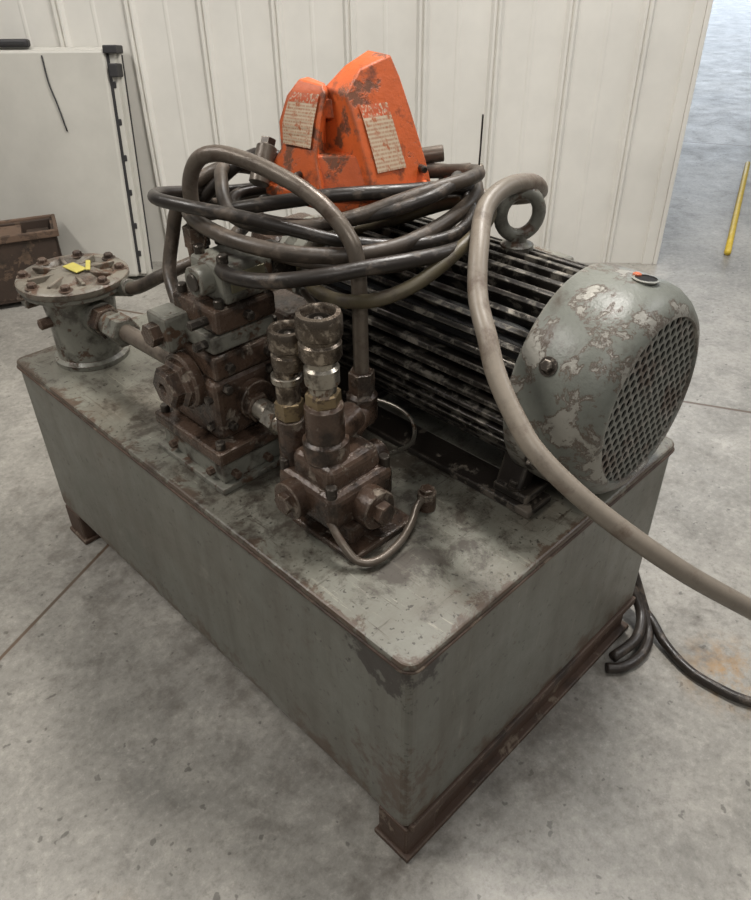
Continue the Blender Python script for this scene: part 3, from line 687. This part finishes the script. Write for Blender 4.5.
def facequad(name, secs, z0, z1, c0, c1, t0, t1, off):
    def corner(c, z):
        for A, B in zip(secs, secs[1:]):
            za, zb = A[c][2], B[c][2]
            if za <= z <= zb:
                t = (z-za)/(zb-za); return Vector(fp(lerp(A[c][0],B[c][0],t), lerp(A[c][1],B[c][1],t), z))
        return fp(*secs[-1][c])
    rows = 8; bm = bmesh.new(); uv = bm.loops.layers.uv.new('UVMap'); g = []
    for r in range(rows+1):
        z = lerp(z0, z1, r/rows); a = corner(c0, z); b = corner(c1, z)
        nrm = (b-a).cross(Vector((0,0,1))).normalized(); 
        g.append([bm.verts.new(lerp(a, b, t)+nrm*off+Vector((0,0,off*.4))) for t in (t0, t1)])
    for r in range(rows):
        f_ = bm.faces.new((g[r][0], g[r][1], g[r+1][1], g[r+1][0]))
        for l_, c in zip(f_.loops, ((0,r/rows),(1,r/rows),(1,(r+1)/rows),(0,(r+1)/rows))): l_[uv].uv = c
    me = bpy.data.meshes.new(name); bm.to_mesh(me); bm.free(); me.materials.append(M['label'])
    ob = bpy.data.objects.new(name, me); S.collection.objects.link(ob); ob.parent = fs; ob.matrix_parent_inverse = Matrix.Translation(fs.location).inverted()
facequad('label_hood', hood, .980, 1.074, 1, 2, .14, .62, .0022)
facequad('label_wing', wing, 1.014, 1.088, 0, 1, .12, .86, .0026)
cyl('guard_screw_0', fs, M['dark'], fp(.085,-.03,.975), fp(.09,-.045,.975), .006, segs=12)
cyl('guard_screw_1', fs, M['dark'], fp(-.10,-.04,.975), fp(-.108,-.052,.975), .006, segs=12)

# ---------------------------------------------------------------- lights
def area(name, loc, size, power, target, col=(1,1,1), sy=None):
    l = bpy.data.lights.new(name, 'AREA'); l.shape = 'RECTANGLE'; l.size = size; l.size_y = sy or size; l.energy = power; l.color = col
    o = bpy.data.objects.new(name, l); S.collection.objects.link(o); o.location = loc
    o.rotation_euler = (Vector(target)-Vector(loc)).to_track_quat('-Z', 'Y').to_euler(); return o
area('ceiling_light', (1.3, .5, 3.4), 1.2, 96, (.8,.7,0), (1,.965,.92), .3)
area('ceiling_light.001', (-1.4, 1.9, 3.5), 1.4, 66, (0,1.2,0), (1,.965,.92), .3)
area('ceiling_light.002', (-1.4, -2.4, 3.6), 1.6, 34, (0,0,0), (1,.97,.93), .5)
area('ceiling_light.003', (3.4, -1.8, 3.6), 2.0, 50, (2.6,-.5,0), (.98,.98,1), .6)
area('ceiling_light.004', (7.5, 2.6, 4.5), 2.4, 95, (7.5,2.6,0), (.86,.93,1), 2.4)
area('daylight_door', (20, 9, 2.2), 5, 260, (4,1,.3), (.78,.88,1), 4)
w = bpy.data.worlds.new('World'); S.world = w; w.use_nodes = True
bg = w.node_tree.nodes['Background']; bg.inputs[0].default_value = (1,.985,.96,1); bg.inputs[1].default_value = .20

# ---------------------------------------------------------------- camera
fwd = Vector((.5701,.5828,-.5819)).normalized(); right = Vector((.713,-.6977,-.0194)); right = (right-fwd*right.dot(fwd)).normalized(); up = right.cross(fwd)
cam = bpy.data.cameras.new('camera'); co = bpy.data.objects.new('camera', cam); S.collection.objects.link(co)
mt = Matrix((right, up, -fwd)).transposed().to_4x4(); mt.translation = Vector((-.479,-.430,1.313)); co.matrix_world = mt
cam.sensor_fit = 'HORIZONTAL'; cam.sensor_width = 36; cam.lens = 36*750/751; cam.clip_start = .02; cam.clip_end = 100
S.camera = co
